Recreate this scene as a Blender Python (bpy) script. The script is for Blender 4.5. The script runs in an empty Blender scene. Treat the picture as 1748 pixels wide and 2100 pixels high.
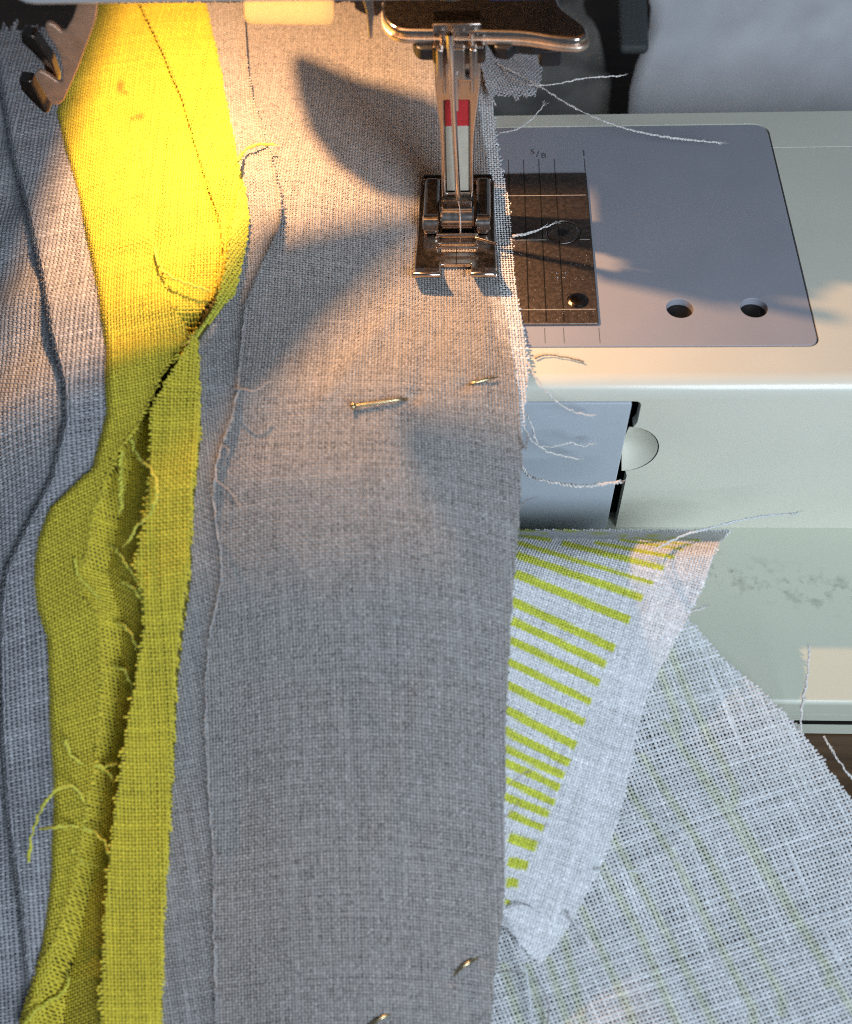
import bpy, bmesh, math
import numpy as np

# ------------------------------------------------------------------ camera, world, lights
U = 0.001                                   # everything below is measured in millimetres
sc = bpy.context.scene
COL = sc.collection
# camera: solved from the inch marks of the stitch plate; all px below are points of a 1748 x 2100 sheet
F = 2293.; CX, CY = 874., 1050.
_y = np.array([116., 3235., 2293.]); _y /= np.linalg.norm(_y)
_x = np.array([1., -.00258, -.0469]); _x -= _y * _x.dot(_y); _x /= np.linalg.norm(_x)
_z = -np.cross(_x, _y)
M = np.stack([_x, _y, _z], 1)               # world -> camera (right, up, forward)


def ray(px, py): return M.T @ np.array([px - CX, CY - py, F])


CAM = -ray(945, 500) * (217. / F)


def at(px, py, z):
    d = ray(px, py); return CAM + d * ((z - CAM[2]) / d[2])


def at_y(px, py, y):
    d = ray(px, py); return CAM + d * ((y - CAM[1]) / d[1])


def project(x, y, z):
    dx, dy, dz = x - CAM[0], y - CAM[1], z - CAM[2]
    r = M[0, 0] * dx + M[0, 1] * dy + M[0, 2] * dz
    u = M[1, 0] * dx + M[1, 1] * dy + M[1, 2] * dz
    f = M[2, 0] * dx + M[2, 1] * dy + M[2, 2] * dz
    return CX + F * r / f, CY - F * u / f


from mathutils import Matrix, Vector
cd = bpy.data.cameras.new('camera'); cam = bpy.data.objects.new('camera', cd); COL.objects.link(cam)
cd.sensor_fit = 'HORIZONTAL'; cd.sensor_width = 36.; cd.lens = 36. * F / 1748.
R3 = Matrix(((M[0, 0], M[1, 0], -M[2, 0]), (M[0, 1], M[1, 1], -M[2, 1]), (M[0, 2], M[1, 2], -M[2, 2])))
cam.matrix_world = Matrix.Translation(Vector(CAM * U)) @ R3.to_4x4()
cd.clip_start = .005; cd.clip_end = 20.
cd.dof.use_dof = True; cd.dof.focus_distance = .219; cd.dof.aperture_fstop = 18.
sc.camera = cam
sc.cycles.filter_width = 1.0
sc.cycles.use_denoising = False
sc.cycles.sample_clamp_indirect = 1.2
sc.cycles.caustics_reflective = False; sc.cycles.caustics_refractive = False
sc.cycles.blur_glossy = 1.
sc.view_settings.view_transform = 'Standard'; sc.view_settings.look = 'None'
sc.view_settings.exposure = 0.; sc.view_settings.gamma = 1.
w = bpy.data.worlds.new('World'); sc.world = w; w.use_nodes = True
bg = w.node_tree.nodes['Background']; bg.inputs[0].default_value = (.68, .82, 1., 1); bg.inputs[1].default_value = .11


def area(name, loc, target, size, power, color):
    l = bpy.data.lights.new(name, 'AREA'); l.shape = 'RECTANGLE'; l.size, l.size_y = size[0] * U, size[1] * U
    l.energy = power; l.color = color
    o = bpy.data.objects.new(name, l); COL.objects.link(o)
    o.location = Vector(loc) * U
    o.rotation_euler = (Vector(target) - Vector(loc)).to_track_quat('-Z', 'Y').to_euler()
    return o


area('window_light', (185, -365, 225), (0, -70, -15), (190, 190), 1.75, (.73, .86, 1.))
LAMP = (-42., 12., 70.)
ll = bpy.data.lights.new('sewing_lamp', 'POINT'); ll.energy = .70; ll.color = (1., .53, .235); ll.shadow_soft_size = 1.0 * U
lo = bpy.data.objects.new('sewing_lamp', ll); COL.objects.link(lo); lo.location = Vector(LAMP) * U

rng = np.random.default_rng(7)

# ------------------------------------------------------------------ materials


def mat(name, color, rough=.5, metal=0., noise=0., nscale=300., bump=0., bscale=2000., coat=0., spec=.5):
    m = bpy.data.materials.new(name); m.use_nodes = True
    nt = m.node_tree; b = nt.nodes['Principled BSDF']
    b.inputs['Base Color'].default_value = (*color, 1); b.inputs['Roughness'].default_value = rough
    b.inputs['Metallic'].default_value = metal; b.inputs['Coat Weight'].default_value = coat
    b.inputs['Specular IOR Level'].default_value = spec
    tc = nt.nodes.new('ShaderNodeTexCoord')
    if noise:
        n = nt.nodes.new('ShaderNodeTexNoise'); n.inputs['Scale'].default_value = nscale; n.inputs['Detail'].default_value = 6
        nt.links.new(tc.outputs['Object'], n.inputs['Vector'])
        mx = nt.nodes.new('ShaderNodeMix'); mx.data_type = 'RGBA'; mx.blend_type = 'MULTIPLY'
        mx.inputs[0].default_value = 1.
        mr = nt.nodes.new('ShaderNodeMapRange'); mr.inputs[1].default_value = .3; mr.inputs[2].default_value = .7
        mr.inputs[3].default_value = 1 - noise; mr.inputs[4].default_value = 1.
        nt.links.new(n.outputs['Fac'], mr.inputs[0]); nt.links.new(mr.outputs[0], mx.inputs[7])
        mx.inputs[6].default_value = (*color, 1)
        nt.links.new(mx.outputs[2], b.inputs['Base Color'])
        mr2 = nt.nodes.new('ShaderNodeMapRange'); mr2.inputs[3].default_value = max(0., rough - .08); mr2.inputs[4].default_value = rough + .1
        nt.links.new(n.outputs['Fac'], mr2.inputs[0]); nt.links.new(mr2.outputs[0], b.inputs['Roughness'])
    if bump:
        n2 = nt.nodes.new('ShaderNodeTexNoise'); n2.inputs['Scale'].default_value = bscale; n2.inputs['Detail'].default_value = 3
        nt.links.new(tc.outputs['Object'], n2.inputs['Vector'])
        bp = nt.nodes.new('ShaderNodeBump'); bp.inputs['Strength'].default_value = bump; bp.inputs['Distance'].default_value = .0003
        nt.links.new(n2.outputs['Fac'], bp.inputs['Height']); nt.links.new(bp.outputs[0], b.inputs['Normal'])
    return m


def cloth_mat(name, rough=.6, trans=0., sheen=.15):
    m = bpy.data.materials.new(name); m.use_nodes = True
    nt = m.node_tree; b = nt.nodes['Principled BSDF']
    a = nt.nodes.new('ShaderNodeAttribute'); a.attribute_name = 'tint'
    tc = nt.nodes.new('ShaderNodeTexCoord')
    n = nt.nodes.new('ShaderNodeTexNoise'); n.inputs['Scale'].default_value = 2600.; n.inputs['Detail'].default_value = 2
    nt.links.new(tc.outputs['Object'], n.inputs['Vector'])
    mr = nt.nodes.new('ShaderNodeMapRange'); mr.inputs[1].default_value = .3; mr.inputs[2].default_value = .7
    mr.inputs[3].default_value = .82; mr.inputs[4].default_value = 1.1
    nt.links.new(n.outputs['Fac'], mr.inputs[0])
    mx = nt.nodes.new('ShaderNodeMix'); mx.data_type = 'RGBA'; mx.blend_type = 'MULTIPLY'; mx.inputs[0].default_value = 1.
    nt.links.new(a.outputs['Color'], mx.inputs[6]); nt.links.new(mr.outputs[0], mx.inputs[7])
    nt.links.new(mx.outputs[2], b.inputs['Base Color'])
    b.inputs['Roughness'].default_value = rough; b.inputs['Specular IOR Level'].default_value = .32
    b.inputs['Sheen Weight'].default_value = sheen
    if trans:
        t = nt.nodes.new('ShaderNodeBsdfTranslucent'); nt.links.new(mx.outputs[2], t.inputs['Color'])
        ms = nt.nodes.new('ShaderNodeMixShader'); ms.inputs[0].default_value = trans
        nt.links.new(b.outputs[0], ms.inputs[1]); nt.links.new(t.outputs[0], ms.inputs[2])
        nt.links.new(ms.outputs[0], nt.nodes['Material Output'].inputs['Surface'])
    return m


M_linen = cloth_mat('woven_linen'); M_sheer = cloth_mat('sheer_cotton', .65, .18)
M_cream = mat('cream_plastic', (.76, .745, .63), .28, noise=.05, nscale=60, coat=.15)
M_base = bpy.data.materials.new('stained_plastic')
M_plate = mat('satin_plate', (.36, .37, .42), .42, noise=.06, nscale=90, bump=.05, bscale=4000)
M_door = mat('pale_blue_plastic', (.53, .58, .64), .3, noise=.04, nscale=60, coat=.2)
M_chrome = mat('chrome', (.60, .53, .48), .17, 1., noise=.15, nscale=900)
M_bright = mat('chrome_glint', (.85, .70, .58), .38, 1., noise=.12, nscale=500)
M_darkchrome = mat('worn_steel', (.155, .128, .112), .22, 1., noise=.35, nscale=1500, bump=.15, bscale=5000)
M_hole = mat('dark_threaded_steel', (.07, .062, .056), .4, 1.)
M_brushed = mat('brushed_brown_steel', (.31, .255, .225), .42, 1., noise=.3, nscale=1200, bump=.2, bscale=6000)
M_steel = mat('needle_steel', (.66, .62, .60), .18, 1.)
M_gold = mat('brass_pin', (.56, .47, .28), .28, 1.)
M_black = mat('black_plastic', (.012, .012, .014), .4)
M_groove = mat('groove_shadow_gap', (.015, .014, .012), .8, spec=.05)
M_head = mat('machine_head_plastic', (.45, .48, .52), .4, noise=.04, nscale=50)
M_navy = mat('navy_trim', (.02, .06, .18), .4)
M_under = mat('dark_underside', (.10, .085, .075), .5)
M_warm_chrome = mat('warm_lit_chrome', (.80, .56, .42), .55, 1., noise=.15, nscale=400)  # chrome of the hook, warm lamp bounce put into its colour
M_tab = cloth_mat('cream_translucent_plastic', .35, .6, 0.)
M_red = mat('red_mark', (.60, .03, .04), .5, noise=.25, nscale=1500)
M_white = mat('white_mark', (.62, .60, .50), .5, noise=.15, nscale=500)
M_lint = mat('pale_line_fill', (.50, .46, .40), .8, noise=.4, nscale=1500)
M_ink = mat('grey_ink', (.10, .10, .115), .5)


def stained():
    m = M_base; m.use_nodes = True; nt = m.node_tree; b = nt.nodes['Principled BSDF']
    b.inputs['Roughness'].default_value = .38; b.inputs['Coat Weight'].default_value = .1
    g = nt.nodes.new('ShaderNodeNewGeometry'); s = nt.nodes.new('ShaderNodeSeparateXYZ')
    nt.links.new(g.outputs['Position'], s.inputs[0])
    # smears of machine oil in a curved band of the base, fixed to the plastic
    y = nt.nodes.new('ShaderNodeMath'); y.operation = 'MULTIPLY_ADD'; y.inputs[1].default_value = .22; y.inputs[2].default_value = .0625
    nt.links.new(s.outputs[0], y.inputs[0])
    d = nt.nodes.new('ShaderNodeMath'); d.operation = 'ADD'
    nt.links.new(s.outputs[1], d.inputs[0]); 
    y2 = nt.nodes.new('ShaderNodeMath'); y2.operation = 'MULTIPLY_ADD'; y2.inputs[1].default_value = 1.; y2.inputs[2].default_value = -.026
    nt.links.new(y.outputs[0], y2.inputs[0]); nt.links.new(y2.outputs[0], d.inputs[1])
    ab = nt.nodes.new('ShaderNodeMath'); ab.operation = 'ABSOLUTE'; nt.links.new(d.outputs[0], ab.inputs[0])
    band = nt.nodes.new('ShaderNodeMapRange'); band.inputs[1].default_value = .001; band.inputs[2].default_value = .006
    band.inputs[3].default_value = 1.; band.inputs[4].default_value = 0.; nt.links.new(ab.outputs[0], band.inputs[0])
    n = nt.nodes.new('ShaderNodeTexNoise'); n.inputs['Scale'].default_value = 300.; n.inputs['Detail'].default_value = 4; n.inputs['Roughness'].default_value = .62
    nt.links.new(g.outputs['Position'], n.inputs['Vector'])
    th = nt.nodes.new('ShaderNodeMapRange'); th.inputs[1].default_value = .50; th.inputs[2].default_value = .80
    nt.links.new(n.outputs['Fac'], th.inputs[0])
    mu = nt.nodes.new('ShaderNodeMath'); mu.operation = 'MULTIPLY'; nt.links.new(th.outputs[0], mu.inputs[0]); nt.links.new(band.outputs[0], mu.inputs[1])
    n3 = nt.nodes.new('ShaderNodeTexNoise'); n3.inputs['Scale'].default_value = 60.; n3.inputs['Detail'].default_value = 3
    nt.links.new(g.outputs['Position'], n3.inputs['Vector'])
    mixg = nt.nodes.new('ShaderNodeMix'); mixg.data_type = 'RGBA'
    mixg.inputs[6].default_value = (.60, .63, .51, 1); mixg.inputs[7].default_value = (.68, .68, .57, 1)
    nt.links.new(n3.outputs['Fac'], mixg.inputs[0])
    mix = nt.nodes.new('ShaderNodeMix'); mix.data_type = 'RGBA'; mix.inputs[7].default_value = (.10, .12, .09, 1)
    nt.links.new(mixg.outputs[2], mix.inputs[6]); nt.links.new(mu.outputs[0], mix.inputs[0])
    nt.links.new(mix.outputs[2], b.inputs['Base Color'])


stained()


def wood():
    m = bpy.data.materials.new('dark_wood'); m.use_nodes = True; nt = m.node_tree; b = nt.nodes['Principled BSDF']
    tc = nt.nodes.new('ShaderNodeTexCoord'); mp = nt.nodes.new('ShaderNodeMapping'); mp.inputs['Scale'].default_value = (30, 420, 30)
    n = nt.nodes.new('ShaderNodeTexNoise'); n.inputs['Scale'].default_value = 1.; n.inputs['Detail'].default_value = 6
    nt.links.new(tc.outputs['Object'], mp.inputs[0]); nt.links.new(mp.outputs[0], n.inputs['Vector'])
    cr = nt.nodes.new('ShaderNodeValToRGB'); cr.color_ramp.elements[0].position = .3; cr.color_ramp.elements[0].color = (.045, .022, .010, 1)
    cr.color_ramp.elements[1].position = .7; cr.color_ramp.elements[1].color = (.13, .072, .034, 1)
    nt.links.new(n.outputs['Fac'], cr.inputs[0]); nt.links.new(cr.outputs[0], b.inputs['Base Color'])
    b.inputs['Roughness'].default_value = .45
    return m


M_wood = wood()

# ------------------------------------------------------------------ object helpers


def meta(o, label=None, cat=None, group=None, kind=None):
    if label: o['label'] = label
    if cat: o['category'] = cat
    if group: o['group'] = group
    if kind: o['kind'] = kind
    return o


def empty(name, loc, label, cat, group=None):
    o = bpy.data.objects.new(name, None); COL.objects.link(o); o.empty_display_size = .01
    o.location = Vector(loc) * U; o['_o'] = [float(c) for c in loc]
    return meta(o, label, cat, group)


def org(o):
    return np.array(o['_o']) if o is not None and '_o' in o else np.zeros(3)


def link(name, me, parent=None, origin=None, weighted=False):
    """me holds world millimetres; the object gets its own origin"""
    o = bpy.data.objects.new(name, me); COL.objects.link(o)
    n = len(me.vertices); co = np.empty(n * 3, np.float32); me.vertices.foreach_get('co', co); co = co.reshape(-1, 3)
    if origin is None:
        lo_, hi = co.min(0), co.max(0); origin = np.array([(lo_[0] + hi[0]) / 2, (lo_[1] + hi[1]) / 2, lo_[2]])
    me.vertices.foreach_set('co', ((co - origin) * U).astype(np.float32).ravel()); me.update()
    if weighted: o.modifiers.new('weighted_normals', 'WEIGHTED_NORMAL').keep_sharp = True
    o['_o'] = [float(c) for c in origin]
    o.location = Vector((np.array(origin) - org(parent)) * U)
    if parent is not None: o.parent = parent
    return o


def mesh(name, V, faces, m, parent=None, smooth=False, origin=None, tint=None, mats=None, fm=None):
    me = bpy.data.meshes.new(name)
    V = np.asarray(V, np.float32)
    if isinstance(faces, np.ndarray):
        k = faces.shape[1]; nf = len(faces)
        me.vertices.add(len(V)); me.vertices.foreach_set('co', V.ravel())
        me.loops.add(nf * k); me.loops.foreach_set('vertex_index', faces.astype(np.int32).ravel())
        me.polygons.add(nf); me.polygons.foreach_set('loop_start', np.arange(0, nf * k, k, dtype=np.int32))
        me.update(calc_edges=True)
    else:
        me.from_pydata([tuple(map(float, v)) for v in V], [], faces)
    me.materials.append(m)
    for x in mats or (): me.materials.append(x)
    if fm is not None: me.polygons.foreach_set('material_index', np.asarray(fm, np.int32))
    if smooth: me.polygons.foreach_set('use_smooth', np.ones(len(me.polygons), bool))
    if tint is not None:
        a = me.attributes.new('tint', 'FLOAT_COLOR', 'POINT')
        t = np.ones((len(V), 4), np.float32); t[:, :3] = tint; a.data.foreach_set('color', t.ravel())
    return link(name, me, parent, origin)


def from_bm(name, bm, m, parent=None, smooth=False, bevel=0., seg=2):
    if bevel:
        es = [e for e in bm.edges if len(e.link_faces) == 2 and e.calc_face_angle(0) > .5]
        bmesh.ops.bevel(bm, geom=es, offset=bevel, segments=seg, affect='EDGES', profile=.5, clamp_overlap=True)
    bmesh.ops.recalc_face_normals(bm, faces=bm.faces)
    me = bpy.data.meshes.new(name); bm.to_mesh(me); bm.free(); me.materials.append(m)
    if smooth or bevel:
        me.polygons.foreach_set('use_smooth', np.ones(len(me.polygons), bool))
        if not smooth: me.set_sharp_from_angle(angle=1.0)
    return link(name, me, parent, weighted=bool(bevel))


def bm_box(bm, x0, x1, y0, y1, z0, z1):
    r = bmesh.ops.create_cube(bm, size=1.)
    for v in r['verts']:
        v.co = Vector(((x0 + x1) / 2 + v.co.x * (x1 - x0), (y0 + y1) / 2 + v.co.y * (y1 - y0), (z0 + z1) / 2 + v.co.z * (z1 - z0)))
    return r['verts']


def box(name, b, m, parent, bevel=.2, seg=2):
    bm = bmesh.new(); bm_box(bm, *b); return from_bm(name, bm, m, parent, bevel=bevel, seg=seg)


def rounded(pts, r, n=5):
    """round the corners of a polygon; r a number or one per corner"""
    P = [np.array(p, float) for p in pts]; out = []; k = len(P)
    rs = [r] * k if np.isscalar(r) else r
    for i in range(k):
        a, b, c = P[i - 1], P[i], P[(i + 1) % k]; rr = rs[i]
        if rr <= 0: out.append(tuple(b)); continue
        u = (a - b); v = (c - b); lu, lv = np.linalg.norm(u), np.linalg.norm(v); u /= lu; v /= lv
        d = min(rr, lu * .48, lv * .48); p0, p1 = b + u * d, b + v * d
        for t in np.linspace(0, 1, n): out.append(tuple((1 - t) ** 2 * p0 + 2 * t * (1 - t) * b + t * t * p1))
    return out


def circle(cx, cy, r, n=40, ry=None):
    return [(cx + r * math.cos(a), cy + (ry or r) * math.sin(a)) for a in np.linspace(0, 2 * math.pi, n, endpoint=False)]


def plate(name, polys, thick, m, parent, frame, bevel=.1):
    """flat outline (with holes) given in (a, b), extruded; frame maps (a, b, h) to world mm"""
    cu = bpy.data.curves.new(name, 'CURVE'); cu.dimensions = '2D'; cu.fill_mode = 'BOTH'
    for p in polys:
        s = cu.splines.new('POLY'); s.points.add(len(p) - 1); s.use_cyclic_u = True
        for i, q in enumerate(p): s.points[i].co = (q[0], q[1], 0, 1)
    cu.extrude = max(thick / 2 - bevel, .001); cu.bevel_depth = bevel; cu.bevel_resolution = 2; cu.offset = -bevel
    t = bpy.data.objects.new(name, cu); COL.objects.link(t)
    dg = bpy.context.evaluated_depsgraph_get(); dg.update()
    me = bpy.data.meshes.new_from_object(t.evaluated_get(dg))
    bpy.data.objects.remove(t); bpy.data.curves.remove(cu)
    n = len(me.vertices); co = np.empty(n * 3, np.float32); me.vertices.foreach_get('co', co); co = co.reshape(-1, 3)
    W = frame(co[:, 0], co[:, 1], co[:, 2] - thick / 2)
    me.vertices.foreach_set('co', np.stack(W, 1).astype(np.float32).ravel())
    me.materials.clear(); me.materials.append(m)
    bm = bmesh.new(); bm.from_mesh(me); bmesh.ops.remove_doubles(bm, verts=bm.verts, dist=1e-4)
    bmesh.ops.recalc_face_normals(bm, faces=bm.faces); bm.to_mesh(me); bm.free()
    me.polygons.foreach_set('use_smooth', np.ones(len(me.polygons), bool)); me.set_sharp_from_angle(angle=1.0)
    return link(name, me, parent, weighted=bool(bevel))


def flat(z): return lambda a, b, h: (a, b, h + z)                    # top face at z
def upright(y): return lambda a, b, h: (a, y - h, b)                  # front face at y (towards the viewer)


def lathe(name, prof, c, m, parent, n=32, axis='z', smooth=True):
    """prof: list of (r, h)"""
    prof = np.array(prof, float); k = len(prof); A = np.linspace(0, 2 * math.pi, n, endpoint=False)
    r = prof[:, 0][:, None]; h = prof[:, 1][:, None] + 0 * A
    a, b = r * np.cos(A), r * np.sin(A)
    V = {'z': (a + c[0], b + c[1], h + c[2]), 'x': (h + c[0], a + c[1], b + c[2]), 'y': (a + c[0], h + c[1], b + c[2])}[axis]
    V = np.stack([v.ravel() for v in V], 1)
    fs = [(i * n + j, i * n + (j + 1) % n, (i + 1) * n + (j + 1) % n, (i + 1) * n + j) for i in range(k - 1) for j in range(n)]
    if prof[0, 0] > 1e-4: fs.append(tuple(range(n)))
    if prof[-1, 0] > 1e-4: fs.append(tuple((k - 1) * n + j for j in range(n)))
    o = mesh(name, V, fs, m, parent, smooth=smooth)
    if smooth: o.data.set_sharp_from_angle(angle=.7)
    return o


def smooth_path(P, n):
    P = np.asarray(P, float); k = len(P)
    if k == 2: return P[0] + (P[1] - P[0]) * np.linspace(0, 1, n)[:, None]
    d = np.r_[0, np.cumsum(np.linalg.norm(np.diff(P, axis=0), axis=1))]
    T = np.linspace(0, d[-1], n); Q = np.vstack([2 * P[0] - P[1], P, 2 * P[-1] - P[-2]])
    i = np.clip(np.searchsorted(d, T, side='right') - 1, 0, k - 2); t = ((T - d[i]) / (d[i + 1] - d[i]))[:, None]
    a, b, c, e = Q[i], Q[i + 1], Q[i + 2], Q[i + 3]
    return .5 * (2 * b + (c - a) * t + (2 * a - 5 * b + 4 * c - e) * t * t + (3 * b - a - 3 * c + e) * t ** 3)


def tube_arrays(P, r, k=6):
    P = np.asarray(P, float); n = len(P); r = np.broadcast_to(np.asarray(r, float), n)
    T = np.gradient(P, axis=0); T /= np.linalg.norm(T, axis=1)[:, None] + 1e-9
    up = np.array([.13, .21, 1.]); A = np.cross(T, up); A /= np.linalg.norm(A, axis=1)[:, None] + 1e-9; B = np.cross(T, A)
    th = np.linspace(0, 2 * math.pi, k, endpoint=False)
    V = P[:, None, :] + r[:, None, None] * (A[:, None, :] * np.cos(th)[None, :, None] + B[:, None, :] * np.sin(th)[None, :, None])
    i, j = np.meshgrid(np.arange(n - 1), np.arange(k), indexing='ij')
    Fc = np.stack([i * k + j, i * k + (j + 1) % k, (i + 1) * k + (j + 1) % k, (i + 1) * k + j], -1).reshape(-1, 4)
    return V.reshape(-1, 3), Fc


def yarn(name, P, r, color, parent=None, ply=2, pitch=1.4, fuzz=.6, wig=.12):
    """loose yarn: two twisted plies with a kink and a few stray fibres at its free end"""
    P = np.asarray(P, float); L = np.linalg.norm(np.diff(P, axis=0), axis=1).sum(); n = int(max(24, L / .16))
    Q = smooth_path(P, n); s = np.linspace(0, L, n)
    ph = rng.uniform(0, 6, 4)
    Q = Q + wig * np.stack([np.sin(s * 2.1 + ph[0]) + .6 * np.sin(s * 4.7 + ph[1]), np.sin(s * 2.6 + ph[2]), .6 * np.sin(s * 3.3 + ph[3])], 1) * np.minimum(1, s / 2)[:, None]
    T = np.gradient(Q, axis=0); T /= np.linalg.norm(T, axis=1)[:, None] + 1e-9
    A = np.cross(T, [.1, .2, 1.]); A /= np.linalg.norm(A, axis=1)[:, None] + 1e-9; B = np.cross(T, A)
    Vs, Fs, Ts = [], [], []; off = 0
    var = 1 + .25 * np.interp(s, np.linspace(0, L, max(4, int(L / 2))), rng.normal(0, 1, max(4, int(L / 2))))
    spread = 1 + .8 * np.clip((s - (L - 1.2)) / 1.2, 0, 1)
    for p in range(ply):
        a = 2 * math.pi * (s / pitch) + p * 2 * math.pi / ply
        c = Q + (r * .52 * spread * var)[:, None] * (A * np.cos(a)[:, None] + B * np.sin(a)[:, None])
        rad = r * .62 * var * np.where(s > L - .5, .75, 1.)
        V, Fc = tube_arrays(c, rad, 6); Vs.append(V); Fs.append(Fc + off); off += len(V)
        Ts.append(np.repeat((.9 + .15 * rng.random(n)), 6))
    for q in range(int(L * fuzz) + 4):
        i = rng.integers(0, n) if q > 3 else n - 1 - rng.integers(0, 3)
        d = rng.normal(0, 1, 3); d[2] = abs(d[2]) * .6; d /= np.linalg.norm(d); d = d * .6 + T[i] * .8
        ln = rng.uniform(.5, 1.3); c = Q[i] + np.linspace(0, 1, 5)[:, None] * d * ln + rng.normal(0, .05, (5, 3))
        V, Fc = tube_arrays(c, .035, 3); Vs.append(V); Fs.append(Fc + off); off += len(V); Ts.append(np.full(15, 1.1))
    tint = np.concatenate(Ts)[:, None] * np.array(color)[None]
    return mesh(name, np.vstack(Vs), np.vstack(Fs), M_linen, parent, smooth=True, tint=tint)


# ------------------------------------------------------------------ cloth
W_, K_, Y0_ = 3.2, .60, -41.            # the drape: flat on the bed, then hanging down in front of it


def drape(y): return -K_ * W_ * np.logaddexp(0, (Y0_ - y) / W_)


_yt = np.linspace(140, -260, 4001); _zt = drape(_yt)
_st = -np.r_[0, np.cumsum(np.hypot(np.diff(_yt), np.diff(_zt)))]; _st -= np.interp(0, -_yt, _st)
def y_of_arc(t): return np.interp(-t, -_st, _yt)
def arc_of_y(y): return np.interp(-y, -_yt, _st)


def poly(pts):
    p = np.array(pts, float); return lambda py: np.interp(py, p[:, 1], p[:, 0])


class Lattice:
    def __init__(self, xs, ys, Z):
        X = np.arange(xs[0], xs[-1] + 1, 10.); Y = np.arange(ys[0], ys[-1] + 1, 10.)
        Z = np.array(Z, float)
        Z1 = np.stack([smooth_path_1d(xs, row, X) for row in Z]); Z2 = np.stack([smooth_path_1d(ys, c, Y) for c in Z1.T], 1)
        self.X0, self.Y0, self.g = X[0], Y[0], Z2

    def __call__(self, px, py):
        g = self.g; a = np.clip((px - self.X0) / 10., 0, g.shape[1] - 1.001); b = np.clip((py - self.Y0) / 10., 0, g.shape[0] - 1.001)
        i = a.astype(int); j = b.astype(int); u = a - i; v = b - j
        return (g[j, i] * (1 - u) + g[j, i + 1] * u) * (1 - v) + (g[j + 1, i] * (1 - u) + g[j + 1, i + 1] * u) * v


def smooth_path_1d(xs, ys, X):
    xs = np.asarray(xs, float); ys = np.asarray(ys, float); n = len(xs); d = np.diff(ys) / np.diff(xs)
    m = np.zeros(n); m[0], m[-1] = d[0], d[-1]
    for i in range(1, n - 1): m[i] = 0 if d[i - 1] * d[i] <= 0 else 2 * d[i - 1] * d[i] / (d[i - 1] + d[i])
    i = np.clip(np.searchsorted(xs, X, side='right') - 1, 0, n - 2); h = xs[i + 1] - xs[i]; t = (X - xs[i]) / h
    return (1 + 2 * t) * (1 - t) ** 2 * ys[i] + t * (1 - t) ** 2 * h * m[i] + t * t * (3 - 2 * t) * ys[i + 1] + t * t * (t - 1) * h * m[i + 1]


class Cloth:
    """a height field over the drape: z = drape(y) + delta; its outline is two edge lines"""
    def __init__(self, L, Rr, top, bot, delta, wrinkle=.12, seed=0):
        self.L, self.R, self.top, self.bot, self.delta = poly(L), poly(Rr), top, bot, delta
        g = np.random.default_rng(seed); self.wv = [(g.normal(0, .16, 2), g.uniform(0, 6), wrinkle * g.uniform(.4, 1)) for _ in range(6)]

    def z(self, x, y, it=8):
        B = drape(y)
        for a, p, h in self.wv: B = B + h * np.sin(a[0] * x + a[1] * y + p)
        z = B + 3.
        for _ in range(it):
            px, py = project(x, y, z); z = .35 * z + .65 * (B + self.delta(px, py))
        px, py = project(x, y, z)
        return z, px, py

    def point(self, px, py, off=0.):
        """surface point under a sheet position (scalars or arrays)"""
        px = np.asarray(px, float); py = np.asarray(py, float)
        dx = np.stack([M.T[i, 0] * (px - CX) + M.T[i, 1] * (CY - py) + M.T[i, 2] * F for i in range(3)], -1)
        z = np.zeros_like(px) + self.delta(px, py)
        for _ in range(14):
            k = (z - CAM[2]) / dx[..., 2]; x = CAM[0] + dx[..., 0] * k; y = CAM[1] + dx[..., 1] * k
            B = drape(y)
            for a, p, h in self.wv: B = B + h * np.sin(a[0] * x + a[1] * y + p)
            z = .45 * z + .55 * (B + self.delta(px, py) + off)
        return np.stack([x, y, z], -1)


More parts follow.
